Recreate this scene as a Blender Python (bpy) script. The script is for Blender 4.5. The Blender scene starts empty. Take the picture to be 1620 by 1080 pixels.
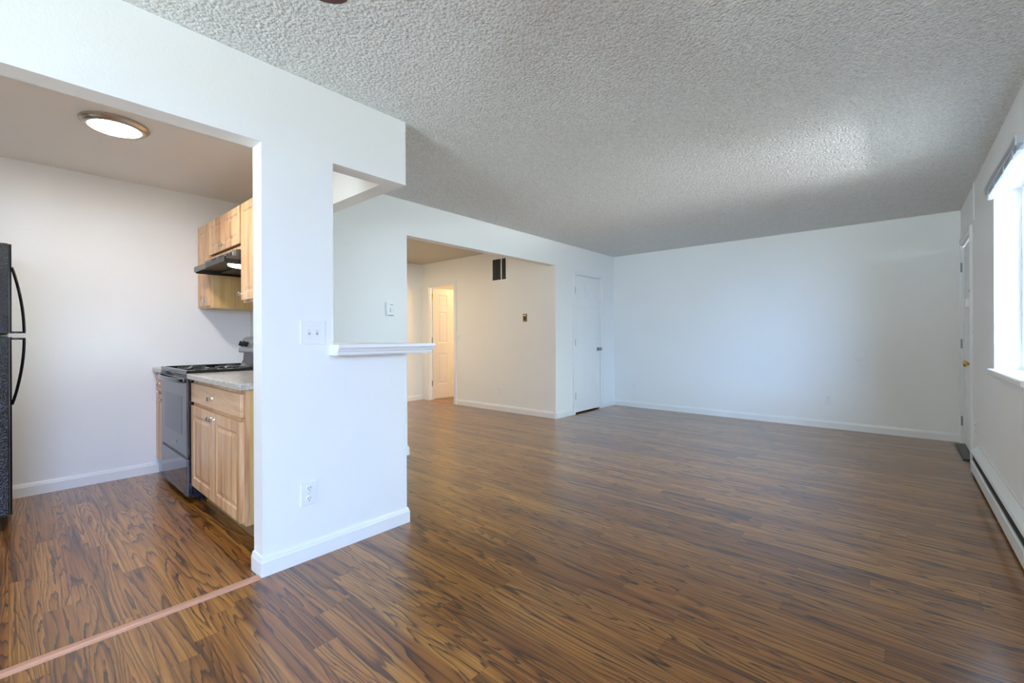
import bpy, bmesh, math, random
from mathutils import Matrix, Vector
random.seed(7)
SC = bpy.context.scene
COL = SC.collection
R = math.radians

# ------------------------------------------------------------------ camera
FPX, YAW, ROLL, HY = 699.6, 41.23, -0.212, 532.73
cam_d = bpy.data.cameras.new('camera')
cam = bpy.data.objects.new('camera', cam_d); COL.objects.link(cam)
cam_d.sensor_width = 36.0
cam_d.lens = 36.0 * FPX / 1620.0
cam_d.shift_y = (HY - 540.0) / 1620.0
cam_d.clip_start = 0.05
cam.matrix_world = (Matrix.Translation((0, 0, 1.128)) @ Matrix.Rotation(R(YAW), 4, 'Z')
                    @ Matrix.Rotation(R(90), 4, 'X') @ Matrix.Rotation(R(ROLL), 4, 'Z'))
SC.camera = cam

# ------------------------------------------------------------------ world, exposure, lights
SC.view_settings.view_transform = 'Standard'
SC.view_settings.look = 'None'
SC.view_settings.exposure = 0.0
SC.view_settings.gamma = 1.0
SC.view_settings.use_curve_mapping = False
SC.cycles.use_denoising = True
SC.cycles.max_bounces = 14
SC.cycles.diffuse_bounces = 10
SC.cycles.sample_clamp_indirect = 8.0
w = bpy.data.worlds.new('daylight'); SC.world = w; w.use_nodes = True
w.node_tree.nodes['Background'].inputs[0].default_value = (0.97, 0.98, 1.0, 1)
w.node_tree.nodes['Background'].inputs[1].default_value = 2.8

def area(name, loc, target, sx, sy, power, color, spread=180):
    d = bpy.data.lights.new(name, 'AREA'); d.shape = 'RECTANGLE'; d.size = sx; d.size_y = sy
    d.energy = power; d.color = color; d.spread = R(spread)
    o = bpy.data.objects.new(name, d); COL.objects.link(o); o.location = loc
    o.rotation_euler = (Vector(target) - Vector(loc)).to_track_quat('-Z', 'Y').to_euler()
    return o
# daylight: sky seen by the living window, by an added unseen patio door beside the camera, sunlit ground outside
area('sky_through_window', (2.7, 1.5, 2.25), (0.0, 4.5, 1.1), 3.2, 2.2, 450, (0.38, 0.64, 1.0), 105)
area('sky_opposite_window', (3.2, 4.4, 2.2), (0.0, 3.9, 1.3), 3.0, 2.0, 780, (0.70, 0.90, 0.97))
area('sky_through_added_door', (3.6, -2.0, 2.6), (0.0, -0.4, 1.0), 3.6, 2.0, 570, (0.24, 0.45, 1.0))
area('ground_outside_window', (2.6, 3.9, -0.3), (0.3, 3.9, 2.0), 3.0, 2.0, 45, (0.88, 1.0, 0.97))
area('ceiling_fill_outside', (6.5, 5.3, -0.3), (0.5, 3.9, 1.5), 5.0, 3.0, 320, (0.93, 1.0, 1.0))  # added lamp, fills the ceiling shade beside the kitchen header
area('sunlit_ground_outside', (4.3, 3.6, -0.25), (0.5, 3.95, 1.9), 2.2, 0.22, 27, (0.97, 0.93, 1.0), 70)
area('fill_behind_back_window', (-0.6, -7.2, -0.3), (-0.6, -4.6, 1.7), 5.0, 2.6, 4150, (0.73, 0.91, 1.0))  # added fill lamp behind an unseen window, brightens ceiling and far wall
def point(name, loc, power, color, r=0.08):
    d = bpy.data.lights.new(name, 'POINT'); d.energy = power; d.color = color; d.shadow_soft_size = r
    o = bpy.data.objects.new(name, d); COL.objects.link(o); o.location = loc
    return o
point('bedroom_lamp', (-5.1, 6.3, 2.2), 55, (1.0, 0.68, 0.34))
area('hall_lamp', (-5.75, 3.3, 2.38), (-5.75, 3.3, 0), 0.3, 0.3, 23, (1.0, 0.78, 0.47))

# ------------------------------------------------------------------ materials
def lin(r, g, b):
    f = lambda c: (c / 255 / 12.92) if c / 255 <= 0.04045 else ((c / 255 + 0.055) / 1.055) ** 2.4
    return (f(r), f(g), f(b), 1)

class NT:
    def __init__(s, name):
        s.m = bpy.data.materials.new(name); s.m.use_nodes = True
        s.t = s.m.node_tree; s.n = s.t.nodes; s.b = s.n['Principled BSDF']
    def node(s, typ, **kw):
        n = s.n.new(typ)
        for k, v in kw.items(): setattr(n, k, v)
        return n
    def link(s, a, b): s.t.links.new(a, b)
    def val(s, sock, v):
        if hasattr(v, 'links') or isinstance(v, bpy.types.NodeSocket): s.link(v, sock)
        else: sock.default_value = v
    def math(s, op, a, b=0.0, c=None, clamp=False):
        n = s.node('ShaderNodeMath', operation=op); n.use_clamp = clamp
        s.val(n.inputs[0], a); s.val(n.inputs[1], b)
        if c is not None: s.val(n.inputs[2], c)
        return n.outputs[0]
    def comb(s, x, y, z=0.0):
        n = s.node('ShaderNodeCombineXYZ')
        for i, v in enumerate((x, y, z)): s.val(n.inputs[i], v)
        return n.outputs[0]
    def noise(s, vec, scale, detail=2.0, rough=0.5, dist=0.0):
        n = s.node('ShaderNodeTexNoise'); s.val(n.inputs['Vector'], vec)
        n.inputs['Scale'].default_value = scale; n.inputs['Detail'].default_value = detail
        n.inputs['Roughness'].default_value = rough; n.inputs['Distortion'].default_value = dist
        return n.outputs['Fac']
    def ramp(s, fac, stops, interp='LINEAR'):
        n = s.node('ShaderNodeValToRGB'); n.color_ramp.interpolation = interp
        el = n.color_ramp.elements
        while len(el) < len(stops): el.new(0.5)
        for e, (p, c) in zip(el, stops): e.position = p; e.color = c
        s.link(fac, n.inputs[0]); return n.outputs[0]
    def mix(s, fac, a, b, mode='MIX'):
        n = s.node('ShaderNodeMix', data_type='RGBA', blend_type=mode)
        s.val(n.inputs[0], fac); s.val(n.inputs[6], a); s.val(n.inputs[7], b)
        return n.outputs[2]
    def pos(s): return s.node('ShaderNodeNewGeometry').outputs['Position']
    def objco(s): return s.node('ShaderNodeTexCoord').outputs['Object']
    def sep(s, v):
        n = s.node('ShaderNodeSeparateXYZ'); s.link(v, n.inputs[0]); return n.outputs
    def bump(s, h, strength, dist):
        n = s.node('ShaderNodeBump'); n.inputs['Strength'].default_value = strength
        n.inputs['Distance'].default_value = dist; s.link(h, n.inputs['Height'])
        s.link(n.outputs[0], s.b.inputs['Normal'])

def simple(name, col, rough=0.5, metal=0.0, spec=0.5, bump=None, emit=None):
    k = NT(name); k.b.inputs['Base Color'].default_value = col
    k.b.inputs['Roughness'].default_value = rough; k.b.inputs['Metallic'].default_value = metal
    k.b.inputs['Specular IOR Level'].default_value = spec
    if bump: k.bump(k.noise(k.pos(), bump[0], 3.0, 0.6), bump[1], bump[2])
    if emit:
        k.b.inputs['Emission Color'].default_value = emit[0]; k.b.inputs['Emission Strength'].default_value = emit[1]
    return k.m

M = {}
def paint(name, col, rough=0.55, bs=0.13):
    k = NT(name); p = k.pos()
    k.link(k.mix(k.noise(p, 1.7, 2), col, tuple(c * 0.965 for c in col[:3]) + (1,)), k.b.inputs['Base Color'])
    k.b.inputs['Roughness'].default_value = rough; k.b.inputs['Specular IOR Level'].default_value = 0.35
    h = k.math('ADD', k.noise(p, 95, 2, 0.6), k.math('MULTIPLY', k.noise(p, 9, 3, 0.6), 0.8))
    k.bump(h, bs, 0.004); return k.m
M['wall'] = paint('wall_paint', (0.87, 0.875, 0.87, 1))
M['plaster'] = paint('smooth_ceiling_paint', (0.86, 0.84, 0.81, 1), 0.6, 0.3)
M['hallplaster_shaded'] = paint('hall_ceiling_paint_shaded', (0.56, 0.51, 0.43, 1), 0.6, 0.3)  # ceiling paint darkened and browned to stand for the hall's weak light
M['trim'] = simple('white_trim_paint', (0.84, 0.85, 0.86, 1), 0.32)
M['door'] = simple('white_door_paint', (0.83, 0.84, 0.85, 1), 0.35)

k = NT('popcorn_ceiling'); p = k.pos()
v = k.node('ShaderNodeTexVoronoi'); k.link(p, v.inputs['Vector']); v.inputs['Scale'].default_value = 62
n1 = k.noise(p, 92, 3, 0.65)
h = k.math('SUBTRACT', k.math('MULTIPLY', n1, 1.3), k.math('MULTIPLY', v.outputs['Distance'], 0.9))
k.link(k.ramp(n1, [(0.32, (0.72, 0.73, 0.72, 1)), (0.60, (0.96, 0.965, 0.95, 1))]), k.b.inputs['Base Color'])
k.b.inputs['Roughness'].default_value = 0.9; k.b.inputs['Specular IOR Level'].default_value = 0.1
k.bump(h, 1.0, 0.0125); M['popcorn'] = k.m

# plank floor: strips 9 cm wide running along X, cathedral grain per strip
k = NT('walnut_plank_floor'); x, y, z = k.sep(k.pos())
PW, PL = 0.0905, 0.93
ry = k.math('DIVIDE', y, PW); row = k.math('FLOOR', ry)
wn = k.node('ShaderNodeTexWhiteNoise', noise_dimensions='1D'); k.link(row, wn.inputs['W'])
xs = k.math('DIVIDE', k.math('ADD', x, k.math('MULTIPLY', wn.outputs['Value'], 5.3)), PL)
colm = k.math('FLOOR', xs)
wn2 = k.node('ShaderNodeTexWhiteNoise', noise_dimensions='2D'); k.link(k.comb(row, colm), wn2.inputs['Vector'])
ra, rb, rc = k.sep(wn2.outputs['Color'])
off = k.math('MULTIPLY', ra, 41.0)
def gv(sx, sy):
    return k.comb(k.math('ADD', k.math('MULTIPLY', x, sx), off), k.math('ADD', k.math('MULTIPLY', y, sy), k.math('MULTIPLY', rb, 23.0)), k.math('MULTIPLY', rc, 9.0))
warp = k.math('MULTIPLY', k.math('SUBTRACT', k.noise(gv(2.4, 26.0), 1.0, 3.0, 0.55), 0.5), 0.15)
field = k.math('ADD', k.noise(gv(0.62, 8.5), 1.0, 1.0, 0.4, 0.1), warp)
amp = k.math('ADD', 11.0, k.math('MULTIPLY', rc, 12.0))
ph = k.math('FRACT', k.math('MULTIPLY', field, amp))
tri = k.math('ABSOLUTE', k.math('SUBTRACT', k.math('MULTIPLY', ph, 2.0), 1.0))
fine = k.noise(gv(1.1, 120.0), 1.0, 2.0, 0.6)
blot = k.noise(gv(1.3, 18.0), 1.0, 2.0, 0.5)
base = k.ramp(k.math('ADD', k.math('MULTIPLY', rb, 0.34), k.math('MULTIPLY', k.math('ADD', k.math('MULTIPLY', ph, 0.35), k.math('MULTIPLY', blot, 0.65)), 0.66)),
              [(0.20, lin(110, 64, 24)), (0.48, lin(150, 96, 40)), (0.78, lin(184, 130, 60))])
line = k.ramp(ph, [(0.0, (1, 1, 1, 1)), (0.08, (0.85, 0.85, 0.85, 1)), (0.25, (0.16, 0.16, 0.16, 1)), (0.60, (0, 0, 0, 1)), (0.93, (0.1, 0.1, 0.1, 1)), (1.0, (1, 1, 1, 1))])
lm = k.math('MULTIPLY', line, k.math('ADD', k.math('MULTIPLY', blot, -1.5), 1.65, None, True), None, True)
c1 = k.mix(k.math('MULTIPLY', lm, 0.97), base, lin(38, 20, 14))
c2 = k.mix(k.math('MULTIPLY', k.math('SUBTRACT', fine, 0.48, None, True), 3.2, None, True), c1, lin(62, 33, 15))
dark = k.ramp(k.noise(gv(0.7, 22.0), 1.0, 2.0, 0.5), [(0.60, (0, 0, 0, 1)), (0.72, (0.72, 0.72, 0.72, 1))])
c3 = k.mix(dark, c2, lin(46, 25, 18))
fy = k.math('ABSOLUTE', k.math('SUBTRACT', k.math('FRACT', ry), 0.5))
fx = k.math('ABSOLUTE', k.math('SUBTRACT', k.math('FRACT', xs), 0.5))
seam = k.math('MAXIMUM', k.math('GREATER_THAN', fy, 0.492), k.math('GREATER_THAN', fx, 0.4988))
c4 = k.mix(k.math('MULTIPLY', seam, 0.45), c3, lin(45, 27, 18))
k.link(c4, k.b.inputs['Base Color'])
k.link(k.math('ADD', 0.24, k.math('MULTIPLY', fine, 0.10)), k.b.inputs['Roughness'])
k.b.inputs['Specular IOR Level'].default_value = 0.55
k.b.inputs['Coat Weight'].default_value = 0.50; k.b.inputs['Coat Roughness'].default_value = 0.20
k.bump(k.math('SUBTRACT', k.math('MULTIPLY', fine, 0.5), k.math('MULTIPLY', seam, 1.0)), 0.05, 0.001)
M['floor'] = k.m

def hickory(name, a, b, c, axis='z'):
    k = NT(name); x, y, z = k.sep(k.pos())
    info = k.node('ShaderNodeObjectInfo').outputs['Random']
    o = k.math('MULTIPLY', info, 17.0)
    if axis == 'z': vv = k.comb(k.math('ADD', k.math('MULTIPLY', x, 14), o), k.math('MULTIPLY', y, 14), k.math('MULTIPLY', z, 1.1))
    else: vv = k.comb(k.math('MULTIPLY', x, 1.1), k.math('ADD', k.math('MULTIPLY', y, 14), o), k.math('MULTIPLY', z, 16))
    n = k.noise(vv, 1.0, 3.0, 0.55, 0.5)
    st = k.math('FRACT', k.math('MULTIPLY', n, 9.0))
    f = k.noise(vv, 9.0, 2.0, 0.6)
    base = k.ramp(n, [(0.30, a), (0.52, b), (0.74, c)])
    col = k.mix(k.math('MULTIPLY', st, 0.20), base, c)
    col = k.mix(k.math('MULTIPLY', k.math('SUBTRACT', f, 0.5, None, True), 0.9, None, True), col, c)
    k.link(col, k.b.inputs['Base Color'])
    k.b.inputs['Roughness'].default_value = 0.33
    k.bump(f, 0.05, 0.001); return k.m
HK = (lin(239, 207, 168), lin(224, 182, 136), lin(168, 116, 76))
M['hick'] = hickory('hickory_upright', *HK)
M['hickh'] = hickory('hickory_level', *HK, axis='x')
M['ply'] = hickory('plywood_side', lin(214, 184, 128), lin(204, 170, 112), lin(176, 138, 84))
M['toe'] = hickory('toe_kick_wood', lin(170, 138, 88), lin(158, 124, 76), lin(120, 88, 50), 'x')
M['strip'] = simple('threshold_wood', lin(186, 138, 114), 0.45, bump=(60, 0.1, 0.001))
M['black'] = simple('black_enamel', (0.008, 0.009, 0.011, 1), 0.12)
M['glass_black'] = simple('black_oven_glass', (0.012, 0.014, 0.018, 1), 0.05, spec=1.0)
M['satin_black'] = simple('satin_black_plastic', (0.012, 0.012, 0.013, 1), 0.35)
k = NT('pebbled_black_steel'); p = k.pos()
k.b.inputs['Base Color'].default_value = (0.012, 0.014, 0.018, 1); k.b.inputs['Roughness'].default_value = 0.28
k.b.inputs['Specular IOR Level'].default_value = 0.7
v = k.node('ShaderNodeTexVoronoi'); k.link(p, v.inputs['Vector']); v.inputs['Scale'].default_value = 120
k.bump(v.outputs['Distance'], 0.8, 0.004); M['pebble'] = k.m
M['dark'] = simple('dark_void', (0.012, 0.012, 0.012, 1), 0.8)
M['nickel'] = simple('brushed_nickel', (0.55, 0.50, 0.44, 1), 0.28, 1.0)
M['chrome'] = simple('chrome', (0.75, 0.76, 0.78, 1), 0.12, 1.0)
M['steel'] = simple('grey_steel', (0.36, 0.37, 0.38, 1), 0.35, 1.0)
M['hood'] = simple('grey_hood_enamel', (0.12, 0.115, 0.11, 1), 0.30, 0.4)
M['brass'] = simple('polished_brass', (0.78, 0.52, 0.14, 1), 0.16, 1.0)
M['bronze'] = simple('aged_bronze', (0.20, 0.13, 0.06, 1), 0.35, 0.8)
M['darkmetal'] = simple('dark_threshold_metal', (0.05, 0.05, 0.045, 1), 0.4, 0.5)
M['hinge'] = simple('satin_hinge_steel', (0.34, 0.35, 0.36, 1), 0.32, 1.0)
M['plate'] = simple('white_plate_plastic', (0.84, 0.85, 0.86, 1), 0.28)
M['plate_warm'] = simple('off_white_plastic', (0.80, 0.79, 0.75, 1), 0.3)
M['slot'] = simple('dark_slot', (0.02, 0.02, 0.02, 1), 0.6)
M['grey'] = simple('grey_plastic', (0.42, 0.43, 0.44, 1), 0.45)
M['silver'] = simple('silver_panel', (0.34, 0.35, 0.37, 1), 0.30, 0.6)
M['heater'] = simple('heater_enamel', (0.76, 0.78, 0.77, 1), 0.35)
M['vinyl'] = simple('white_vinyl', (0.84, 0.86, 0.88, 1), 0.3)
M['fanwood'] = hickory('fan_blade_wood', lin(110, 52, 26), lin(92, 42, 22), lin(62, 28, 16), 'x')
k = NT('granite_laminate'); p = k.pos()
sp = k.noise(p, 120, 3, 0.7)
k.link(k.mix(k.math('MULTIPLY', k.math('SUBTRACT', sp, 0.45, None, True), 3.0, None, True),
       k.ramp(k.noise(p, 30, 4, 0.6), [(0.3, lin(178, 170, 158)), (0.7, lin(222, 218, 210))]), lin(96, 92, 88)), k.b.inputs['Base Color'])
k.b.inputs['Roughness'].default_value = 0.18; M['granite'] = k.m
M['diffuser'] = simple('lamp_diffuser', (0.9, 0.88, 0.84, 1), 0.4, emit=((1.0, 0.97, 0.91, 1), 156))
M['hoodlens'] = simple('hood_lamp_lens', (0.9, 0.9, 0.88, 1), 0.4, emit=((1.0, 0.93, 0.80, 1), 7))
k = NT('blind_slat_vinyl'); k.b.inputs['Base Color'].default_value = (0.86, 0.89, 0.92, 1); k.b.inputs['Roughness'].default_value = 0.3
tl = k.node('ShaderNodeBsdfTranslucent'); tl.inputs[0].default_value = (0.86, 0.90, 0.94, 1)
mx = k.node('ShaderNodeMixShader'); mx.inputs[0].default_value = 0.5
k.link(k.b.outputs[0], mx.inputs[1]); k.link(tl.outputs[0], mx.inputs[2]); k.link(mx.outputs[0], k.n['Material Output'].inputs[0]); M['slat'] = k.m
k = NT('window_glass'); k.n.remove(k.b)
tr = k.node('ShaderNodeBsdfTransparent'); tr.inputs[0].default_value = (0.97, 0.985, 0.98, 1)
gs = k.node('ShaderNodeBsdfGlossy'); gs.inputs['Roughness'].default_value = 0.0
fw_ = k.node('ShaderNodeLayerWeight'); fw_.inputs['Blend'].default_value = 0.5
fr_ = k.math('ADD', 0.045, k.math('MULTIPLY', k.math('POWER', fw_.outputs['Facing'], 5.0), 0.9), None, True)
mx = k.node('ShaderNodeMixShader'); k.link(fr_, mx.inputs[0]); k.link(tr.outputs[0], mx.inputs[1]); k.link(gs.outputs[0], mx.inputs[2])
k.link(mx.outputs[0], k.n['Material Output'].inputs[0]); M['glass'] = k.m

# ------------------------------------------------------------------ object helpers
WL = {}
def wl(o): return WL.get(o.name, Vector((0, 0, 0))) if o else Vector((0, 0, 0))
def link(o, parent=None):
    COL.objects.link(o)
    if parent: o.parent = parent
    WL[o.name] = wl(parent).copy()
    return o
def empty(name, loc, rz=0.0, label=None, cat=None, group=None, kind=None):
    o = bpy.data.objects.new(name, None); o.empty_display_size = 0.1; COL.objects.link(o)
    o.location = loc; o.rotation_euler = (0, 0, rz); WL[o.name] = Vector(loc)
    return tag(o, label, cat, group, kind)
def tag(o, label=None, cat=None, group=None, kind=None):
    if label: o['label'] = label
    if cat: o['category'] = cat
    if group: o['group'] = group
    if kind: o['kind'] = kind
    return o
def struct(o): o['kind'] = 'structure'; return o

class MB:
    def __init__(s): s.bm = bmesh.new()
    def box(s, x0, x1, y0, y1, z0, z1, bev=0.0, seg=2):
        x0, x1 = sorted((x0, x1)); y0, y1 = sorted((y0, y1)); z0, z1 = sorted((z0, z1))
        vs = [s.bm.verts.new(c) for c in ((x0, y0, z0), (x1, y0, z0), (x1, y1, z0), (x0, y1, z0),
                                          (x0, y0, z1), (x1, y0, z1), (x1, y1, z1), (x0, y1, z1))]
        fs = [s.bm.faces.new([vs[i] for i in f]) for f in ((3, 2, 1, 0), (4, 5, 6, 7), (0, 1, 5, 4), (1, 2, 6, 5), (2, 3, 7, 6), (3, 0, 4, 7))]
        if bev > 0:
            es = list({e for f in fs for e in f.edges})
            bmesh.ops.bevel(s.bm, geom=es, offset=bev, segments=seg, affect='EDGES', profile=0.5)
        return s
    def prism(s, prof, axis, a, b):
        """extrude a closed profile [(p,q)] along axis from a to b. axis 'y': (p,q)=(x,z); 'x': (y,z); 'z': (x,y)"""
        f = {'y': lambda p, q, t: (p, t, q), 'x': lambda p, q, t: (t, p, q), 'z': lambda p, q, t: (p, q, t)}[axis]
        A = [s.bm.verts.new(f(p, q, a)) for p, q in prof]; B = [s.bm.verts.new(f(p, q, b)) for p, q in prof]
        n = len(prof)
        for i in range(n): s.bm.faces.new((A[i], A[(i + 1) % n], B[(i + 1) % n], B[i]))
        s.bm.faces.new(A[::-1]); s.bm.faces.new(B); return s
    def lathe(s, prof, c, axis='z', seg=32, sgn=1):
        """revolve [(r,h)] about axis through c"""
        rings = []
        for r, h in prof:
            ring = []
            for i in range(seg):
                a = 2 * math.pi * i / seg; p, q = r * math.cos(a), r * math.sin(a); hh = h * sgn
                v = {'z': (p, q, hh), 'x': (hh, p, q), 'y': (p, hh, q)}[axis]
                ring.append(s.bm.verts.new((c[0] + v[0], c[1] + v[1], c[2] + v[2])))
            rings.append(ring)
        for a, b in zip(rings, rings[1:]):
            for i in range(seg): s.bm.faces.new((a[i], a[(i + 1) % seg], b[(i + 1) % seg], b[i]))
        s.bm.faces.new(rings[0]); s.bm.faces.new(rings[-1][::-1]); return s
    def tube(s, pts, r, seg=10, ry=None):
        pts = [Vector(p) for p in pts]; rings = []; ry = ry or r
        for i, p in enumerate(pts):
            d = (pts[min(i + 1, len(pts) - 1)] - pts[max(i - 1, 0)]).normalized()
            ref = Vector((1, 0, 0)) if abs(d.x) < 0.9 else Vector((0, 0, 1))
            u = (ref - d * ref.dot(d)).normalized(); v = d.cross(u)
            rings.append([s.bm.verts.new(p + u * (r * math.cos(2 * math.pi * j / seg)) + v * (ry * math.sin(2 * math.pi * j / seg))) for j in range(seg)])
        for a, b in zip(rings, rings[1:]):
            for i in range(seg): s.bm.faces.new((a[i], a[(i + 1) % seg], b[(i + 1) % seg], b[i]))
        s.bm.faces.new(rings[0][::-1]); s.bm.faces.new(rings[-1]); return s
    def sweep(s, path, prof, side=1, closed=False):
        """moulding: path [(x,y)] on the wall face, prof [(offset from wall, z)]"""
        n = len(path); P = [Vector(p) for p in path]; offs = []
        for i in range(n):
            ns = []
            if i > 0 or closed:
                d = (P[i] - P[i - 1]).normalized(); ns.append(Vector((-d.y, d.x)) * side)
            if i < n - 1 or closed:
                d = (P[(i + 1) % n] - P[i]).normalized(); ns.append(Vector((-d.y, d.x)) * side)
            if len(ns) == 1: offs.append(ns[0])
            else:
                m = (ns[0] + ns[1]).normalized(); offs.append(m / max(0.2, m.dot(ns[0])))
        rings = [[s.bm.verts.new((P[i].x + offs[i].x * d, P[i].y + offs[i].y * d, z)) for d, z in prof] for i in range(n)]
        k = len(prof)
        for i in range(n if closed else n - 1):
            a, b = rings[i], rings[(i + 1) % n]
            for j in range(k): s.bm.faces.new((a[j], a[(j + 1) % k], b[(j + 1) % k], b[j]))
        if not closed: s.bm.faces.new(rings[0]); s.bm.faces.new(rings[-1][::-1])
        return s
    def slab(s, w, h, t, cells, rings):
        """panelled leaf: x 0..w, z 0..h, front face at y=0 looking to -y, back at y=t. cells: (x0,x1,z0,z1); rings: (inset, depth)"""
        bm = s.bm
        xs = sorted({0, w, *[c[0] for c in cells], *[c[1] for c in cells]}); zs = sorted({0, h, *[c[2] for c in cells], *[c[3] for c in cells]})
        def quad(a): bm.faces.new([bm.verts.new(c) for c in a])
        for i in range(len(xs) - 1):
            for j in range(len(zs) - 1):
                cx, cz = (xs[i] + xs[i + 1]) / 2, (zs[j] + zs[j + 1]) / 2
                if not any(c[0] < cx < c[1] and c[2] < cz < c[3] for c in cells):
                    quad(((xs[i], 0, zs[j]), (xs[i + 1], 0, zs[j]), (xs[i + 1], 0, zs[j + 1]), (xs[i], 0, zs[j + 1])))
        for (a, b, c, d) in cells:
            prev = (a, b, c, d, 0.0)
            for ins, dep in rings:
                cur = (a + ins, b - ins, c + ins, d - ins, dep)
                o = lambda q: ((q[0], q[4], q[2]), (q[1], q[4], q[2]), (q[1], q[4], q[3]), (q[0], q[4], q[3]))
                A, B = o(prev), o(cur)
                for i in range(4): quad((A[i], A[(i + 1) % 4], B[(i + 1) % 4], B[i]))
                prev = cur
            quad(((prev[0], prev[4], prev[2]), (prev[1], prev[4], prev[2]), (prev[1], prev[4], prev[3]), (prev[0], prev[4], prev[3])))
        quad(((0, t, 0), (0, t, h), (w, t, h), (w, t, 0))); quad(((0, 0, 0), (0, 0, h), (0, t, h), (0, t, 0)))
        quad(((w, 0, 0), (w, t, 0), (w, t, h), (w, 0, h))); quad(((0, 0, h), (w, 0, h), (w, t, h), (0, t, h))); quad(((0, 0, 0), (0, t, 0), (w, t, 0), (w, 0, 0)))
        # tie the rails' T-junctions together
        bmesh.ops.remove_doubles(bm, verts=bm.verts[:], dist=1e-5)
        return s
    def xf(s, m): bmesh.ops.transform(s.bm, matrix=m, verts=s.bm.verts[:]); return s
    def build(s, name, mat, parent=None, local=False, smooth=False, label=None):
        bm = s.bm
        bmesh.ops.recalc_face_normals(bm, faces=bm.faces[:])
        if parent and not local: bmesh.ops.translate(bm, vec=-wl(parent), verts=bm.verts[:])
        me = bpy.data.meshes.new(name); bm.to_mesh(me); bm.free()
        me.materials.append(M[mat] if isinstance(mat, str) else mat)
        if smooth:
            me.polygons.foreach_set('use_smooth', [True] * len(me.polygons))
            me.set_sharp_from_angle(angle=R(38))
        o = bpy.data.objects.new(name, me); link(o, parent)
        if label: o['label'] = label
        return o
def copy_thing(src, loc, rz, label, group=None):
    """copy a thing with its parts and their sub-parts"""
    def rec(o, parent):
        c = o.copy(); COL.objects.link(c)
        if parent: c.parent = parent
        for ch in [x for x in bpy.data.objects if x.parent == o]: rec(ch, c)
        return c
    r = rec(src, None); r.location = loc; r.rotation_euler = (0, 0, rz); r['label'] = label
    if group: r['group'] = group
    return r

# ------------------------------------------------------------------ plan
XP, XPI = -2.268, -2.378          # partition: living face, kitchen face
Y1, YP, YO = 1.607, 1.145, 0.793  # partition end, pass-through edge, kitchen opening edge
XH, XHI = -3.554, -3.664          # hall wall
YF, XR, XRO = 6.614, 0.487, 0.665 # far wall, right wall
XK, YB = -4.71, 1.545             # kitchen left wall, kitchen back wall
ZC, ZK, ZS, ZHALF = 2.44, 2.40, 2.057, 1.03
YV, XL = 4.965, -6.52             # hall wall with the vent, hall end wall
YN, YRB = -0.78, -4.60            # kitchen near wall, room back wall

# ------------------------------------------------------------------ setting
struct(MB().box(-7.5, XRO, YRB - .1, 7.4, -0.10, 0.0).build('floor', 'floor'))
struct(MB().box(XHI, XRO, YRB - .1, YF + .116, ZC, ZC + .1).build('ceiling', 'popcorn'))
struct(MB().box(-7.5, XHI, YRB - .1, 7.4, ZC, ZC + .1).build('ceiling_hall', 'hallplaster_shaded'))
struct(MB().box(XK, XPI, YN, 1.497, ZK, ZC).build('ceiling_kitchen', 'plaster'))
m = MB()                                          # partition with kitchen opening and pass-through
m.box(XPI, XP, YO, YP, 0, ZC)
m.box(XPI, XP, YN, YO, ZS, ZC); m.box(XPI, XP, YP, Y1, ZS, ZC)
m.box(XPI, XP, YP, Y1, 0, ZHALF); m.box(XPI, XP, YRB, YN, 0, ZC)
struct(m.build('wall_partition', 'wall'))
m = MB()                                          # kitchen back wall, half wall and beam
m.box(XK, -3.30, YB, Y1, 0, ZC); m.box(-3.30, XPI, 1.497, Y1, 0, ZHALF); m.box(-3.30, XPI, 1.497, Y1, ZS, ZC)
struct(m.build('wall_kitchen_back', 'wall'))
struct(MB().box(XK - .11, XK, YN - .11, Y1, 0, ZC).build('wall_kitchen_left', 'wall'))
struct(MB().box(XK, XPI, YN - .11, YN, 0, ZC).build('wall_kitchen_near', 'wall'))
m = MB()                                          # long wall with the hall opening and closet door
DC0, DC1, DCH = 5.435, 6.165, 2.045
m.box(XHI, XH, Y1, 2.528, 0, ZC); m.box(XHI, XH, 2.528, YV, 2.108, ZC); m.box(XHI, XH, YV, DC0, 0, ZC)
m.box(XHI, XH, DC0, DC1, DCH, ZC); m.box(XHI, XH, DC1, YF, 0, ZC)
struct(m.build('wall_left', 'wall'))
m = MB(); HD0, HD1, HDH = -6.335, -5.645, 2.03    # vent wall with the bedroom doorway
m.box(-7.4, HD0, YV, YV + .11, 0, ZC); m.box(HD0, HD1, YV, YV + .11, HDH, ZC); m.box(HD1, XHI, YV, YV + .11, 0, ZC)
struct(m.build('wall_hall', 'wall'))
struct(MB().box(XL - .11, XL, 2.418, YV, 0, ZC).build('wall_hall_end', 'wall'))
struct(MB().box(XL, XHI, 2.418, 2.528, 0, ZC).build('wall_hall_near', 'wall'))
struct(MB().box(-4.31, -4.20, YV + .11, YF, 0, ZC).build('wall_closet', 'wall'))
struct(MB().box(-7.5, -7.4, YV, 7.3, 0, ZC).build('wall_bedroom_left', 'wall'))
struct(MB().box(-7.4, -4.20, 7.2, 7.3, 0, ZC).build('wall_bedroom_far', 'wall'))
struct(MB().box(-4.20, XRO, YF, YF + .116, 0, ZC).build('wall_far', 'wall'))
struct(MB().box(-4.31, -4.20, YF, 7.2, 0, ZC).build('wall_bedroom_right', 'wall'))
m = MB(); BX0, BX1, BZ0, BZ1 = -1.6, 0.4, 0.70, 2.20
m.box(XPI, BX0, YRB - .1, YRB, 0, ZC); m.box(BX1, XRO, YRB - .1, YRB, 0, ZC); m.box(BX0, BX1, YRB - .1, YRB, 0, BZ0); m.box(BX0, BX1, YRB - .1, YRB, BZ1, ZC)
struct(m.build('wall_back', 'wall'))
WY0, WY1, WZ0, WZ1 = 3.40, 4.445, 0.885, 2.105    # living window
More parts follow.
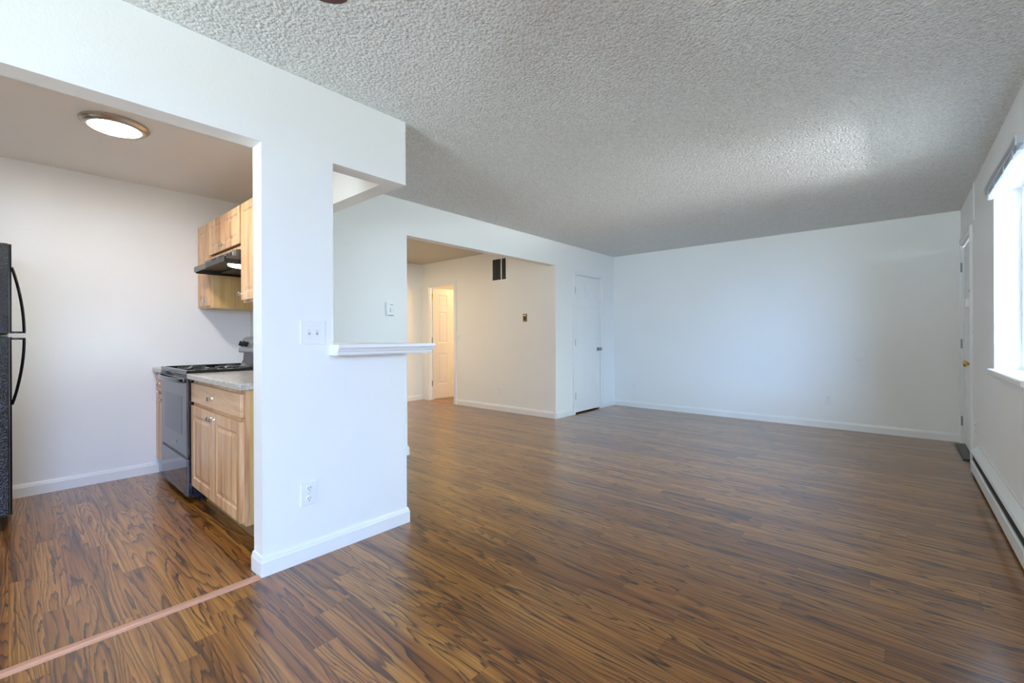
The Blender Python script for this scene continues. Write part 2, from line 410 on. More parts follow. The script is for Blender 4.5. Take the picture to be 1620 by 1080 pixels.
PY0, PY1, PZ1 = -1.70, 0.20, 2.03                 # unseen patio door beside the camera, added for the partition's light
ED0, ED1, EDH = 5.655, 6.455, 2.045               # entry door
m = MB()
m.box(XR, XRO, YRB, PY0, 0, ZC); m.box(XR, XRO, PY0, PY1, PZ1, ZC); m.box(XR, XRO, PY1, WY0, 0, ZC)
m.box(XR, XRO, WY0, WY1, 0, WZ0); m.box(XR, XRO, WY0, WY1, WZ1, ZC); m.box(XR, XRO, WY1, ED0, 0, ZC)
m.box(XR, XRO, ED0, ED1, EDH, ZC); m.box(XR, XRO, ED1, YF, 0, ZC)
struct(m.build('wall_right', 'wall'))

BB = [(0, 0), (.013, 0), (.013, .066), (.010, .074), (.009, .080), (.005, .090), (0, .090)]
def base(name, path, side): struct(MB().sweep(path, BB, side).build('baseboard_' + name, 'trim', smooth=False))
base('partition', [(XPI, YO), (XP, YO), (XP, Y1), (-3.50, Y1)], -1)
base('left', [(XH, 1.66), (XH, 2.528), (XHI, 2.528)], -1)
base('left_corner', [(XHI - .02, YV), (XH, YV), (XH, DC0 - .058)][1:], -1)
base('left_end', [(XH, DC1 + .058), (XH, YF)], -1)
base('far', [(XH + .013, YF), (XR, YF)], -1)
base('hall', [(HD1 + .062, YV), (XH, YV)], -1)
base('hall_end', [(XL, 2.528), (XL, YV)], -1)
base('kitchen', [(XK, -0.02), (XK, 0.84)], -1)

# moulded ledge capping the L-shaped half wall
LED = [(-.02, 1.034), (.084, 1.034), (.087, 1.042), (.088, 1.050), (.094, 1.060), (.096, 1.066), (.100, 1.069), (.104, 1.075), (.104, 1.091), (-.02, 1.091)]
ledge = empty('bar_ledge', (XP, 1.36, 1.03), 0, 'white moulded ledge capping the half wall under the pass-through', 'ledge')
m = MB()
m.box(XPI - .10, XP + .02, YP + .001, Y1 + .10, ZHALF, 1.0905); m.box(-3.29, XPI - .10, 1.44, Y1 + .10, ZHALF, 1.0905)
m.build('ledge_board', 'trim', ledge)
m = MB(); m.sweep([(XP, YP + .005), (XP, Y1 + .04), (-3.29, Y1 + .04)], LED, -1)
m.prism([(XP + .001, 1.034)] + [(XP + d, z) for d, z in LED[1:9]] + [(XP + .001, 1.091)], 'y', YP - .022, YP + .0055)
m.build('crown_moulding', 'trim', ledge)

# floor strip between living room and kitchen
struct(MB().prism([(-2.298, 0), (-2.292, .006), (-2.282, .009), (-2.262, .009), (-2.252, .006), (-2.246, 0)], 'y', YN, YO - .013).build('trim_1', 'strip'))

# ------------------------------------------------------------------ doors
RING = [(.012, .006), (.020, .007), (.045, .002)]
def six(w, h):
    s, mm = .11 * w / .73, .10 * w / .73; pw = (w - 2 * s - mm) / 2; c = []
    for a, b in ((.13, .41), (.505, .79), (.835, .945)):
        for x0 in (s, s + pw + mm): c.append((x0, x0 + pw, a * h, b * h))
    return c
def casing(m, a, b, h, wd=.058):
    """flat stepped casing in local frame: opening x a..b, wall face at y=0, towards -y"""
    for x0, x1 in ((a - wd, a), (b, b + wd)): m.box(x0, x1, -.016, 0, 0, h, .003); 
    m.box(a - wd, b + wd, -.016, 0, h, h + wd, .003)
    for x0, x1 in ((a - wd, a - wd + .014), (b + wd - .014, b + wd)): m.box(x0, x1, -.021, -.016, 0, h + wd)
    m.box(a - wd + .014, b + wd - .014, -.021, -.016, h + wd - .014, h + wd)
    return m
def jamb(m, a, b, h, dep=.11):
    m.box(a, a + .012, 0, dep, 0, h); m.box(b - .012, b, 0, dep, 0, h); m.box(a + .012, b - .012, 0, dep, h - .012, h); return m
def hinge(parent, x, z, y=-.004):
    m = MB(); m.box(x - .012, x + .012, y, y + .004, z - .045, z + .045)
    m.tube([(x, y - .004, z - .046), (x, y - .004, z + .046)], .006, 8); m.tube([(x, y - .004, z + .046), (x, y - .004, z + .052)], .004, 8)
    return m.build('hinge', 'hinge', parent, True, True, 'metal door hinge')
def knob(parent, x, z, mat, y=0.0, lab='round metal doorknob', s=-1):
    m = MB(); m.lathe([(.030, 0), (.031, .004), (.026, .009), (.012, .012), (.011, .030), (.018, .036), (.027, .046), (.028, .054), (.023, .064), (.008, .068)], (x, y, z), 'y', 24, s)
    return m.build('doorknob', mat, parent, True, True, lab)
# closet door on the left wall: local x runs along -y... local frame rotated so that -y_local = +x_world
d1 = empty('door_1', (XH, (DC0 + DC1) / 2, 0), R(90), kind='structure')   # local x -> world +y, local y -> world -x
hw = (DC1 - DC0) / 2
casing(MB(), -hw, hw, DCH).build('door_casing', 'trim', d1, True)
jamb(MB(), -hw, hw, DCH).build('door_jamb', 'trim', d1, True)
MB().slab(2 * hw - .030, 2.005, .035, six(2 * hw - .030, 2.005), RING).xf(Matrix.Translation((-hw + .015, .004, .022))).build('door_leaf', 'door', d1, True)
for z in (.26, 1.04, 1.80): hinge(d1, -hw + .012, z)
knob(d1, hw - .065, .935, 'steel', .004, 'satin steel doorknob')
# bedroom door, standing open into the lit room, in the hall wall
d2 = empty('door_2', ((HD0 + HD1) / 2, YV, 0), 0, kind='structure')
hw = (HD1 - HD0) / 2
casing(MB(), -hw, hw, HDH, .062).build('door_casing', 'trim', d2, True)
m = jamb(MB(), -hw, hw, HDH); m.box(-hw + .012, -hw + .022, .02, .055, 0, HDH - .012); m.box(hw - .022, hw - .012, .02, .055, 0, HDH - .012)
m.build('door_jamb', 'trim', d2, True)
lw = 0.70
lf = MB().slab(lw, 1.985, .035, six(lw, 1.985), RING).xf(Matrix.Translation((-hw + .030, .078, .020)) @ Matrix.Rotation(R(84), 4, 'Z') )
lf.build('door_leaf', 'door', d2, True)
for z in (.30, 1.07, 1.86):
    m = MB(); m.box(-hw + .012, -hw + .016, .060, .100, z - .048, z + .048); m.tube([(-hw + .022, .070, z - .05), (-hw + .022, .070, z + .05)], .008, 8)
    m.build('hinge', 'brass' if z > 1.5 else 'hinge', d2, True, True, 'metal door hinge')
MB().box(-hw, hw, .03, .08, 0, .006, .002).build('threshold', 'strip', d2, True)
# entry door in the right wall
d3 = empty('door_3', (XR, (ED0 + ED1) / 2, 0), R(-90), kind='structure')  # local x -> world -y, local y -> world +x
hw = (ED1 - ED0) / 2
casing(MB(), -hw, hw, EDH).build('door_casing', 'trim', d3, True)
jamb(MB(), -hw, hw, EDH, .17).build('door_jamb', 'trim', d3, True)
MB().slab(2 * hw - .030, 2.0, .042, six(2 * hw - .030, 2.0), RING).xf(Matrix.Translation((-hw + .015, .012, .024))).build('door_leaf', 'door', d3, True)
for z in (.25, 1.04, 1.82): hinge(d3, -hw + .008, z, -.006)
knob(d3, hw - .072, .87, 'brass', .012, 'polished brass doorknob')
m = MB(); m.lathe([(.026, 0), (.026, .006), (.018, .010), (.006, .012)], (hw - .072, .012, 1.53), 'y', 20, -1); m.box(hw - .078, hw - .066, -.014, .004, 1.515, 1.545, .002)
m.build('deadbolt', 'bronze', d3, True, True, 'dark deadbolt thumb turn')
m = MB(); m.box(hw + .01, hw + .045, -.050, -.021, 1.375, 1.455, .004); m.build('chain_guard', 'plate', d3, True, label='white chain guard on the casing')
m = MB(); m.tube([(hw + .01, -.036, 1.39), (hw - .03, -.028, 1.375), (hw - .06, -.020, 1.385), (hw - .075, .006, 1.395)], .004, 8); m.box(hw - .10, hw - .05, .004, .012, 1.385, 1.405, .002)
m.build('door_chain', 'steel', d3, True, True, 'metal door chain')
m = MB(); m.prism([(-.062, 0), (-.056, .012), (-.01, .020), (.09, .022), (.09, 0)], 'x', -hw + .014, hw - .014); m.build('threshold', 'darkmetal', d3, True, label='dark metal door threshold')
m = MB(); m.box(-hw, hw, -.068, -.062, 0, .010, .002); m.build('threshold_edge', 'steel', d3, True)
# painted cable cover above the entry door
struct(MB().box(XR - .008, XR, 5.484, 5.510, EDH + .075, ZC, .002).build('trim_2', 'wall'))

# ------------------------------------------------------------------ windows
def window(name, y0, y1, z0, z1, sill):
    r = empty(name, (XR, (y0 + y1) / 2, z0), 0, kind='structure')
    m = MB(); f = .04
    m.box(.612, .655, y0, y1, z0, z0 + f); m.box(.612, .655, y0, y1, z1 - f, z1)
    for a, b in ((y0, y0 + f), (y1 - f, y1), ((y0 + y1) / 2 - .025, (y0 + y1) / 2 + .025)): m.box(.612, .655, a, b, z0 + f, z1 - f)
    m.build('window_frame', 'vinyl', r)
    m = MB(); m.box(.630, .636, y0 + f, (y0 + y1) / 2 - .025, z0 + f, z1 - f); m.box(.630, .636, (y0 + y1) / 2 + .025, y1 - f, z0 + f, z1 - f)
    m.build('window_pane', 'glass', r)
    if sill:
        m = MB(); m.prism([(.612, z0), (.612, z0 + .012), (.462, z0 + .012), (.455, z0 + .006), (.455, z0 - .016), (.462, z0 - .022), (.474, z0 - .026), (.478, z0 - .050), (.4868, z0 - .052), (.4868, z0)], 'y', y0 - .05, y1 + .001)
        m.box(.455, .4868, y1 + .001, y1 + .05, z0 - .02, z0 + .012, .004)
        m.build('window_sill', 'trim', r)
    return r
window('window_1', WY0, WY1, WZ0, WZ1, True)

r = empty('window_2_added', ((BX0 + BX1) / 2, YRB - .05, BZ0), 0, kind='structure')  # unseen back window, added to let fill light in behind the camera
m = MB(); xc = (BX0 + BX1) / 2
m.box(BX0, BX1, YRB - .08, YRB - .04, BZ0, BZ0 + .04); m.box(BX0, BX1, YRB - .08, YRB - .04, BZ1 - .04, BZ1)
for a, b in ((BX0, BX0 + .04), (BX1 - .04, BX1), (xc - .025, xc + .025)): m.box(a, b, YRB - .08, YRB - .04, BZ0 + .04, BZ1 - .04)
m.build('window_frame', 'vinyl', r)
MB().box(BX0 + .04, BX1 - .04, YRB - .064, YRB - .058, BZ0 + .04, BZ1 - .04).build('window_pane', 'glass', r)

window('window_3_added', PY0, PY1, 0.02, PZ1, False)  # glazing of the added patio door, out of view

# raised mini blind
bl = empty('window_blind', (.470, 3.95, 2.06), 0, 'white mini blind raised to the top of the bright window', 'blind')
BY0, BY1 = 3.42, 4.49
MB().box(.455, .4868, BY0, BY1, 2.112, 2.150, .002).build('headrail', 'slat', bl)
m = MB()
for i in range(12):
    z = 2.076 + i * .0034
    m.prism([(.456, z), (.470, z + .0022), (.485, z), (.485, z + .0008), (.470, z + .003), (.456, z + .0008)], 'y', BY0 + .004, BY1 - .004)
m.build('slats', 'slat', bl)
MB().box(.457, .484, BY0 + .004, BY1 - .004, 2.056, 2.0775, .004).build('bottom_rail', 'slat', bl)
for y in (BY0 + .10, 3.80, 4.13, BY1 - .10):
    m = MB(); m.box(.4525, .4555, y - .012, y + .012, 2.058, 2.122, .001); m.build('ladder_clip', 'slat', bl)
MB().box(.448, .455, BY0 - .004, BY1 + .004, 2.104, 2.156, .002).build('valance', 'slat', bl)

# baseboard heater under the window
ht = empty('baseboard_heater', (.46, 3.3, 0), 0, 'white baseboard heater running along the wall under the window', 'heater')
HY0, HY1 = 1.45, 5.22
MB().box(.478, .4868, HY0, HY1, .02, .230).build('back_plate', 'heater', ht)
MB().prism([(.4868, .230), (.4868, .224), (.446, .186), (.440, .170), (.4375, .172), (.4425, .190)], 'y', HY0, HY1).build('top_cover', 'heater', ht)
m = MB(); m.prism([(.443, .018), (.438, .022), (.438, .098), (.443, .106), (.449, .106), (.444, .097), (.444, .018)], 'y', HY0, HY1); m.build('front_panel', 'heater', ht)
m = MB(); m.box(.4495, .478, HY0 + .004, HY1 - .004, .03, .172); m.build('fins', 'dark', ht, label='dark heating fins behind the slot')
for a, b in ((HY1, HY1 + .010), (HY0 - .010, HY0)):
    MB().prism([(.4868, 0), (.4868, .230), (.4425, .190), (.4375, .172), (.4375, 0)], 'y', a, b).build('end_cap', 'heater', ht)

# ------------------------------------------------------------------ wall plates (front towards local -y, wall face at y=0)
def rounded(m, w, h, t, z=0.0, bev=.003): m.box(-w / 2, w / 2, -t, 0, z - h / 2, z + h / 2, bev); return m
def outlet(name, loc, rz, label, mat='plate'):
    r = empty(name, loc, rz, label, 'wall outlet', 'wall outlets')
    rounded(MB(), .082, .118, .006).build('cover_plate', mat, r, True)
    for dz in (.026, -.026):
        m = MB(); m.lathe([(.0168, 0), (.0168, .003), (.0155, .0042)], (0, -.0055, dz), 'y', 24, -1)
        q = m.build('receptacle', mat, r, True, True)
        m = MB()
        for sx, sh in ((-.0062, .008), (.0062, .0066)): m.box(sx - .0013, sx + .0013, -.0104, -.0096, dz + .004 - sh / 2, dz + .004 + sh / 2)
        m.lathe([(.0024, 0), (.0024, .0008)], (0, -.0096, dz - .0075), 'y', 10, -1)
        m.build('slots', 'slot', q, True, label='dark plug slots')
    m = MB(); m.lathe([(.003, 0), (.0025, .001)], (0, -.006, 0), 'y', 10, -1); m.build('screw', 'grey', r, True)
    return r
o1 = outlet('wall_outlet', (XP, 1.010, .335), R(90), 'white outlet low on the half wall, below the double light switch')
copy_thing(o1, (-3.190, YF, .335), 0, 'small white outlet on the far wall, near the closet corner')
copy_thing(o1, (-0.655, YF, .350), 0, 'white outlet on the far wall, under the round cover plate')
copy_thing(o1, (-4.600, YV, .315), 0, 'white outlet on the hall wall, under the dark bronze control')
copy_thing(o1, (XR, 5.375, .345), R(-90), 'white outlet above the end of the baseboard heater, seen edge on')
def toggle(r, x):
    m = MB(); m.box(x - .0052, x + .0052, -.008, -.0055, -.012, .012, .001); q = m.build('toggle_slot', 'grey', r, True)
    m = MB(); m.box(x - .004, x + .004, -.017, -.006, .000, .009, .002); m.build('toggle', 'plate', r, True)
    for z in (.030, -.030): MB().lathe([(.0028, 0), (.0024, .001)], (x, -.006, z), 'y', 10, -1).build('screw', 'plate_warm', r, True)
s2 = empty('light_switch', (XP, 1.034, 1.154), R(90), 'white double light switch on the partition beside the pass-through', 'light switch', 'light switches')
rounded(MB(), .128, .122, .006).build('cover_plate', 'plate', s2, True)
toggle(s2, -.020); toggle(s2, .020)
def single(loc, rz, label):
    r = empty('light_switch', loc, rz, label, 'light switch', 'light switches')
    rounded(MB(), .076, .118, .006).build('cover_plate', 'plate', r, True); toggle(r, 0); return r
s3 = single((-5.530, YV, 1.135), 0, 'white light switch beside the open hall door')
single((XR, 5.50, 1.155), R(-90), 'white light switch beside the entry door, seen edge on')
# thermostat on the wall behind the pass-through
t = empty('thermostat', (XH, 2.330, 1.390), R(90), 'white dial thermostat on the wall seen through the pass-through', 'thermostat')
rounded(MB(), .084, .124, .026, 0, .005).build('housing', 'plate', t, True)
m = MB(); m.lathe([(.021, 0), (.021, .006), (.018, .009)], (.010, -.026, -.010), 'y', 28, -1); m.build('dial', 'plate_warm', t, True, True)
MB().box(-.004, .026, -.0268, -.0258, .036, .040).build('name_mark', 'slot', t, True, label='tiny dark mark')
MB().box(-.030, .030, -.0275, -.0255, -.060, -.0555).build('vent_slots', 'slot', t, True, label='dark vent slots')
# bronze control on the hall wall
t = empty('wall_control', (-4.095, YV, 1.405), 0, 'small dark bronze control plate on the hall wall', 'wall control')
rounded(MB(), .070, .112, .010).build('cover_plate', 'bronze', t, True)
MB().box(-.020, .018, -.016, -.009, -.030, .018, .002).build('rocker', 'slot', t, True, label='black rocker')
MB().box(-.020, .018, -.012, -.009, .026, .042, .001).build('indicator', 'plate_warm', t, True, label='pale indicator window')
# round cover plate on the far wall
t = empty('round_cover_plate', (-0.360, YF, .887), 0, 'round white blank cover plate on the far wall', 'cover plate')
m = MB(); m.lathe([(.060, 0), (.060, .003), (.056, .006)], (0, 0, 0), 'y', 40, -1); m.build('plate', 'wall', t, True, True)
for x in (-.02, .02): MB().lathe([(.003, 0), (.0026, .001)], (x, -.006, 0), 'y', 10, -1).build('screw', 'trim', t, True)
# return air grille
t = empty('air_grille', (-4.600, YV, 2.160), 0, 'dark return air grille high on the hall wall', 'air grille')
gw, gh = .33, .37
m = MB()
for a, b, c, d in ((-gw / 2, gw / 2, gh / 2 - .026, gh / 2), (-gw / 2, gw / 2, -gh / 2, -gh / 2 + .026), (-gw / 2, -gw / 2 + .026, -gh / 2 + .026, gh / 2 - .026), (gw / 2 - .026, gw / 2, -gh / 2 + .026, gh / 2 - .026)): m.box(a, b, -.012, 0, c, d, .002)
m.box(.035, .052, -.011, -.002, -gh / 2 + .026, gh / 2 - .026)
m.build('frame', 'trim', t, True)
MB().box(-gw / 2 + .02, gw / 2 - .02, -.002, -.0005, -gh / 2 + .02, gh / 2 - .02).build('duct_opening', 'dark', t, True)
m = MB()
for i in range(18):
    x = -gw / 2 + .034 + i * .0155
    if .030 < x < .056: continue
    m.xf(Matrix.Identity(4)); m.prism([(x, -.002), (x + .0012, -.002), (x + .0062, -.010), (x + .005, -.010)], 'z', -gh / 2 + .026, gh / 2 - .026)
lv = m.build('louvres', 'grey', t, True, label='thin grey upright louvres')

# ------------------------------------------------------------------ ceiling fixtures
lt = empty('ceiling_light', (-3.50, .425, ZK), 0, 'round flush ceiling light glowing on the kitchen ceiling', 'ceiling light')
m = MB(); m.lathe([(.158, 0), (.160, -.006), (.158, -.014), (.150, -.020), (.146, -.026), (.138, -.030), (.124, -.033), (.120, -.030), (.119, -.012)], (0, 0, 0), 'z', 64); m.build('trim_ring', 'nickel', lt, True, True, 'brushed nickel trim ring')
m = MB(); m.lathe([(.118, -.014), (.118, -.030), (.090, -.034), (.045, -.036), (.004, -.0365)], (0, 0, 0), 'z', 64); m.build('diffuser', 'diffuser', lt, True, True, 'glowing white diffuser')
# ceiling fan, one blade reaching into the picture
FX, FY = -0.86, 0.425
fan = empty('ceiling_fan', (FX, FY, ZC), 0, 'brown ceiling fan with one blade tip at the top edge', 'ceiling fan')
m = MB(); m.lathe([(.065, 0), (.062, -.03), (.02, -.05), (.012, -.055), (.012, -.13), (.05, -.14), (.09, -.16), (.10, -.20), (.09, -.235), (.05, -.26), (.02, -.265)], (0, 0, 0), 'z', 40); m.build('motor_housing', 'bronze', fan, True, True)
a0 = math.atan2(.668 - FY, -1.372 - FX)
L0 = math.hypot(.668 - FY, -1.372 - FX)
for i in range(5):
    a = a0 + i * 2 * math.pi / 5
    prof = [(.15, -.05), (.16, .05), (.20, .058), (L0 - .06, .070)]
    prof += [(L0 - .045 + .05 * math.sin(q), .070 * math.cos(q)) for q in [j * math.pi / 8 for j in range(1, 8)]] + [(L0 - .06, -.070), (.20, -.058)]
    m = MB().prism(prof, 'z', -.243, -.236).xf(Matrix.Rotation(a, 4, 'Z')); b = m.build('blade', 'fanwood', fan, True)
    m = MB().box(.08, .24, -.018, .018, -.236, -.228, .002).xf(Matrix.Rotation(a, 4, 'Z')); m.build('blade_iron', 'bronze', b, True)

# ------------------------------------------------------------------ kitchen cabinets
CR = [(.004, .004), (.010, .0055), (.014, .0055), (.036, .000)]
def cknob(parent, x, y, z):
    m = MB(); m.lathe([(.008, 0), (.007, .003), (.005, .006), (.005, .014), (.010, .018), (.0135, .023), (.013, .027), (.007, .030), (.002, .0305)], (x, y, z), 'y', 20, -1)
    return m.build('knob', 'chrome', parent, False, True, 'small bright metal knob')
def cdoor(parent, x0, x1, z0, z1, y, kx=None, kz=None, fr=.055, mat='hick'):
    m = MB().slab(x1 - x0, z1 - z0, .019, [(fr, x1 - x0 - fr, fr, z1 - z0 - fr)], CR).xf(Matrix.Translation((x0, y, z0)))
    d = m.build('door', mat, parent)
    if kx is not None: cknob(d, kx, y, kz)
    return d
def carcass(parent, x0, x1, y0, y1, z0, z1, side='ply'):
    """box with a face frame; y0 is the frame's front"""
    m = MB(); m.box(x0, x1, y0 + .02, y1, z0, z1); m.build('body', side, parent)
    m = MB(); m.box(x0, x0 + .035, y0, y0 + .02, z0, z1); m.box(x1 - .035, x1, y0, y0 + .02, z0, z1)
    m.box(x0 + .035, x1 - .035, y0, y0 + .02, z0, z0 + .035); m.box(x0 + .035, x1 - .035, y0, y0 + .02, z1 - .035, z1)
    m.build('face_frame', 'hick', parent)
UY, UF, UB = 1.120, 1.139, YB
SX0, SX1 = -4.395, -3.640
u = empty('wall_cabinet', (-4.553, UF, 1.385), 0, 'narrow tall wall cabinet left of the range hood', 'kitchen cabinet', 'wall cabinets')
carcass(u, XK, -4.398, UF, UB, 1.385, 2.108)
cdoor(u, XK + .012, -4.412, 1.402, 2.098, UY, -4.445, 1.440)
u = empty('wall_cabinet', (-4.0, UF, 1.775), 0, 'short two-door wall cabinet directly above the range hood', 'kitchen cabinet', 'wall cabinets')
carcass(u, -4.396, -3.612, UF, UB, 1.775, 2.108)
cdoor(u, -4.382, -4.006, 1.822, 2.098, UY, -4.034, 1.860, .05); cdoor(u, -4.002, -3.626, 1.822, 2.098, UY, -3.974, 1.860, .05)
u = empty('wall_cabinet', (-3.455, UF, 1.385), 0, 'tall wall cabinet right of the hood, half hidden by the partition', 'kitchen cabinet', 'wall cabinets')
carcass(u, -3.610, -3.302, UF, UB, 1.385, 2.108)
cdoor(u, -3.598, -3.316, 1.402, 2.098, UY, -3.570, 1.445)
# base cabinets
BY, BF, BT = .822, .841, .850
def base_cab(x0, x1, label, two):
    b = empty('base_cabinet', ((x0 + x1) / 2, BF, 0), 0, label, 'kitchen cabinet', 'base cabinets')
    m = MB(); m.box(x0, x1, BF + .02, 1.49, .115, BT); m.build('body', 'ply', b)
    m = MB(); m.box(x0, x0 + .035, BF, BF + .02, .115, BT); m.box(x1 - .035, x1, BF, BF + .02, .115, BT)
    for a, c in ((.115, .150), (.655, .690), (BT - .03, BT)): m.box(x0 + .035, x1 - .035, BF, BF + .02, a, c)
    m.build('face_frame', 'hick', b)
    MB().box(x0 + .002, x1 - .002, BF + .075, 1.48, 0, .115).build('toe_kick', 'toe', b)
    g = .010
    d = MB().box(x0 + g, x1 - .022, BY, BF, .697, .824, .003).build('drawer', 'hickh', b)
    cknob(d, (x0 + x1) / 2 - (.015 if two else 0), BY, .757)
    if two:
        c = (x0 + x1) / 2 - .006
        cdoor(b, x0 + g, c - .002, .130, .672, BY, c - .030, .634, .06); cdoor(b, c + .002, x1 - .022, .130, .672, BY, c + .030, .634, .06)
    else: cdoor(b, x0 + g, x1 - .012, .130, .672, BY, x1 - .04, .634)
    return b
base_cab(SX1 + .006, -2.640, 'pale hickory base cabinet with drawer and two doors right of the stove', True)
base_cab(XK, SX0 - .004, 'narrow base cabinet in the corner left of the stove', False)
# countertops
def counter(x0, x1, label):
    c = empty('countertop', ((x0 + x1) / 2, .81, BT), 0, label, 'countertop', 'countertops')
    MB().box(x0, x1, .800, 1.49, BT, .886, .006, 3).build('slab', 'granite', c)
    return c
counter(SX1 + .004, -2.60, 'speckled stone countertop right of the stove')
c = counter(XK + .001, SX0 - .002, 'short speckled countertop in the corner left of the stove')
MB().box(XK + .001, SX0 - .002, 1.49, 1.544, .886, .985, .004).build('backsplash', 'granite', c)

# ------------------------------------------------------------------ stove
st = empty('stove', ((SX0 + SX1) / 2, 1.13, 0), 0, 'black electric range with glossy oven door between the base cabinets', 'stove')
m = MB(); m.box(SX0, SX1, .838, 1.47, .035, .876); m.build('body', 'black', st)
for x in (SX0 + .05, SX1 - .05):
    for y in (.90, 1.42):
        m = MB(); m.lathe([(.018, .0), (.018, .008), (.011, .012), (.011, .036)], (x, y, 0), 'z', 14); m.build('foot', 'satin_black', st, smooth=True)
m = MB(); m.box(SX0 + .003, SX1 - .003, .802, .838, .045, .300, .006, 3); dr = m.build('storage_drawer', 'glass_black', st, label='glossy black storage drawer')
MB().box(SX0 + .010, SX1 - .010, .808, .838, .301, .318).build('drawer_grip', 'satin_black', dr)
m = MB(); m.box(SX0 + .003, SX1 - .003, .802, .838, .320, .850, .005, 3); od = m.build('oven_door', 'glass_black', st, label='glossy black oven door')
m = MB(); m.box(SX0 + .13, SX1 - .13, .8012, .8022, .45, .72); m.build('oven_window', 'black', od, label='dark oven window')
m = MB()
pts = []
for i in range(17):
    tt = i / 16; pts.append((SX0 + .015 + tt * (SX1 - SX0 - .03), .790 - .036 * math.sin(math.pi * tt) ** 0.6, .836))
m.tube(pts, .016, 10, .010)
m.box(SX0 + .008, SX0 + .040, .782, .804, .822, .850, .004); m.box(SX1 - .040, SX1 - .008, .782, .804, .822, .850, .004)
m.build('oven_handle', 'glass_black', od, smooth=True, label='bowed black oven door handle')
m = MB(); m.lathe([(.016, 0), (.016, .001)], ((SX0 + SX1) / 2 + .10, .8018, .385), 'y', 24, -1); m.build('badge', 'silver', od, label='small round silver badge')
m = MB(); m.tube([((SX0 + SX1) / 2 + .10 + .008 * math.cos(q), .8003, .385 + .008 * math.sin(q) * math.cos(q * .5)) for q in [j * .5 for j in range(14)]], .0012, 6); m.build('badge_script', 'black', od)
# cooktop: tray with raised rim
m = MB()
m.box(SX0 - .001, SX1 + .001, .800, 1.40, .876, .888, .003)
for a, b, c, d in ((SX0 - .001, SX1 + .001, .800, .822), (SX0 - .001, SX0 + .016, .822, 1.36), (SX1 - .016, SX1 + .001, .822, 1.36)): m.box(a, b, c, d, .886, .906, .004)
ct = m.build('cooktop', 'black', st)
for cx, cy, r in ((SX0 + .19, .955, .10), (SX1 - .19, .955, .078), (SX0 + .19, 1.215, .078), (SX1 - .19, 1.215, .10)):
    m = MB(); m.lathe([(r + .018, .889), (r + .020, .893), (r + .012, .894), (r * .5, .8895), (.02, .889)], (cx, cy, 0), 'z', 40); m.build('drip_pan', 'chrome', ct, smooth=True, label='bright metal drip pan')
    sp = []
    for i in range(100):
        a = i * .22; rr = .022 + (r - .022) * i / 99; sp.append((cx + rr * math.cos(a), cy + rr * math.sin(a), .900))
    m = MB(); m.tube(sp, .0038, 6); m.build('coil_burner', 'satin_black', ct, smooth=True, label='dark coil burner')
# backguard: curved base rising into a tilted control panel
m = MB(); m.prism([(1.30, .888), (1.345, .892), (1.372, .908), (1.384, .94), (1.388, 1.00), (1.47, 1.00), (1.47, .876), (1.30, .876)], 'x', SX0 - .001, SX1 + .001); bg = m.build('backguard', 'black', st, smooth=True)
m = MB(); m.prism([(1.352, 1.000), (1.345, 1.012), (1.352, 1.040), (1.375, 1.105), (1.392, 1.130), (1.420, 1.140), (1.47, 1.140), (1.47, 1.000)], 'x', SX0 - .001, SX1 + .001); m.build('control_panel', 'silver', bg, smooth=True, label='grey control panel')
for x in (SX0 + .075, SX0 + .165, SX1 - .165, SX1 - .075):
    m = MB(); m.lathe([(.024, 0), (.024, .006), (.019, .010), (.018, .022), (.014, .026)], (0, 0, 0), 'y', 24, -1); m.box(-.004, .004, -.036, -.010, -.020, .020, .002)
    m.xf(Matrix.Translation((x, 1.3625, 1.072)) @ Matrix.Rotation(R(-19), 4, 'X')); m.build('control_knob', 'satin_black', bg, smooth=True, label='black control knob')
m = MB(); m.box(-.09, .09, -.003, .002, -.028, .028).xf(Matrix.Translation(((SX0 + SX1) / 2, 1.3625, 1.072)) @ Matrix.Rotation(R(-19), 4, 'X')); m.build('clock_display', 'glass_black', bg)

# ------------------------------------------------------------------ range hood
hd = empty('range_hood', ((SX0 + SX1) / 2, 1.28, 1.63), 0, 'grey and black range hood with a lit lamp under the short cabinet', 'range hood')
H0, H1, HF = -4.394, -3.616, 1.020
m = MB(); m.prism([(HF + .012, 1.714), (1.094, 1.724), (1.096, 1.772), (1.118, 1.774), (1.54, 1.774), (1.54, 1.700), (HF + .012, 1.700)], 'x', H0, H1); m.build('canopy', 'hood', hd)
MB().box(H0, -4.07, HF, HF + .012, 1.672, 1.714, .002).build('front_lip', 'hood', hd)
MB().box(-4.07, H1, HF, HF + .012, 1.676, 1.714, .002).build('front_lip', 'satin_black', hd, label='right half of the front lip, shade painted in black')  # right half coloured black for the shade and dark reflection on it
for x0, x1 in ((H0, H0 + .004), (H1 - .004, H1)): MB().box(x0, x1, HF + .012, 1.54, 1.664, 1.700).build('side_skirt', 'satin_black', hd)
MB().box(H0 + .004, H1 - .004, HF + .014, 1.538, 1.692, 1.6995).build('underside_pan', 'satin_black', hd)
MB().box(H0 + .04, -3.98, 1.20, 1.50, 1.680, 1.6915, .003).build('grease_filter', 'satin_black', hd)
m = MB()
for x0 in (-4.20, -4.02):
    m = MB()
    for i in range(11): m.box(x0 + i * .011, x0 + i * .011 + .006, 1.0935, 1.096, 1.733, 1.764)
    m.build('vent_louvres', 'slot', hd)
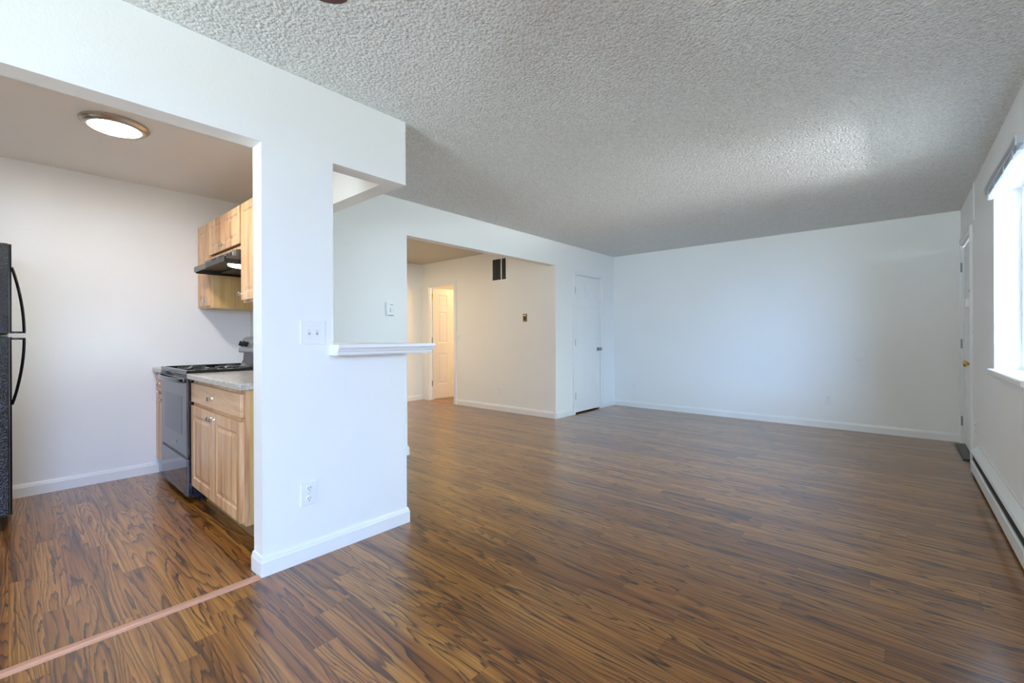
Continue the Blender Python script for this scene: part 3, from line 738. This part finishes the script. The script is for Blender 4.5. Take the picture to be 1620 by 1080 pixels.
for x in (-3.82, -3.75): MB().box(x, x + .035, 1.090, 1.096, 1.738, 1.760, .002).build('rocker_switch', 'slot', hd)
MB().lathe([(.014, 0), (.014, .004)], (-3.675, 1.0955, 1.750), 'y', 20, -1).build('badge', 'chrome', hd, label='small bright badge')
m = MB(); m.lathe([(.105, 0), (.104, -.010), (.085, -.018), (.05, -.022), (.005, -.023)], (-3.83, 1.21, 1.692), 'z', 36); m.build('lamp_lens', 'hoodlens', hd, smooth=True, label='glowing hood lamp lens')

# ------------------------------------------------------------------ refrigerator
fr = empty('refrigerator', (-4.32, -.36, 0), 0, 'black refrigerator with curved handles at the left edge', 'refrigerator')
F0, F1 = XK + .03, -3.945
m = MB(); m.box(F0, F1, -.74, -.062, .03, 1.675, .004); m.build('cabinet', 'pebble', fr)
for nm, z0, z1 in (('freezer_door', 1.158, 1.690), ('fridge_door', .085, 1.142)):
    m = MB(); m.box(F0, F1, -.058, .004, z0, z1, .004); d = m.build(nm, 'pebble', fr)
    m = MB(); m.prism([(F0, .004), (F1 - .002, .004), (F1 - .002, .010), (F1 - .010, .017), (F0 + .010, .017), (F0, .010)], 'z', z0 + .004, z1 - .004); m.build('door_skin', 'black', d, label='smooth black door edge')
    if nm == 'freezer_door': zz = [1.555 - i * (1.555 - 1.166) / 14 for i in range(15)]
    else: zz = [.735 + i * (1.128 - .735) / 14 for i in range(15)]
    pts = [(F1 - .045, .017 + .050 * math.sin(i / 14 * math.pi / 2) ** .85, z) for i, z in enumerate(zz)]
    m = MB(); m.tube(pts, .015, 10, .0075); z = zz[-1]; m.box(F1 - .058, F1 - .032, .012, .073, z - .006, z + .006, .003)
    m.build('door_handle', 'black', d, smooth=True, label='curved glossy black handle')
MB().box(F0 + .01, F1 - .01, -.055, -.03, .012, .078).build('toe_grille', 'satin_black', fr)
for x in (F0 + .06, F1 - .06):
    m = MB(); m.lathe([(.02, 0), (.02, .032)], (x, -.10, 0), 'z', 14); m.build('foot', 'satin_black', fr)
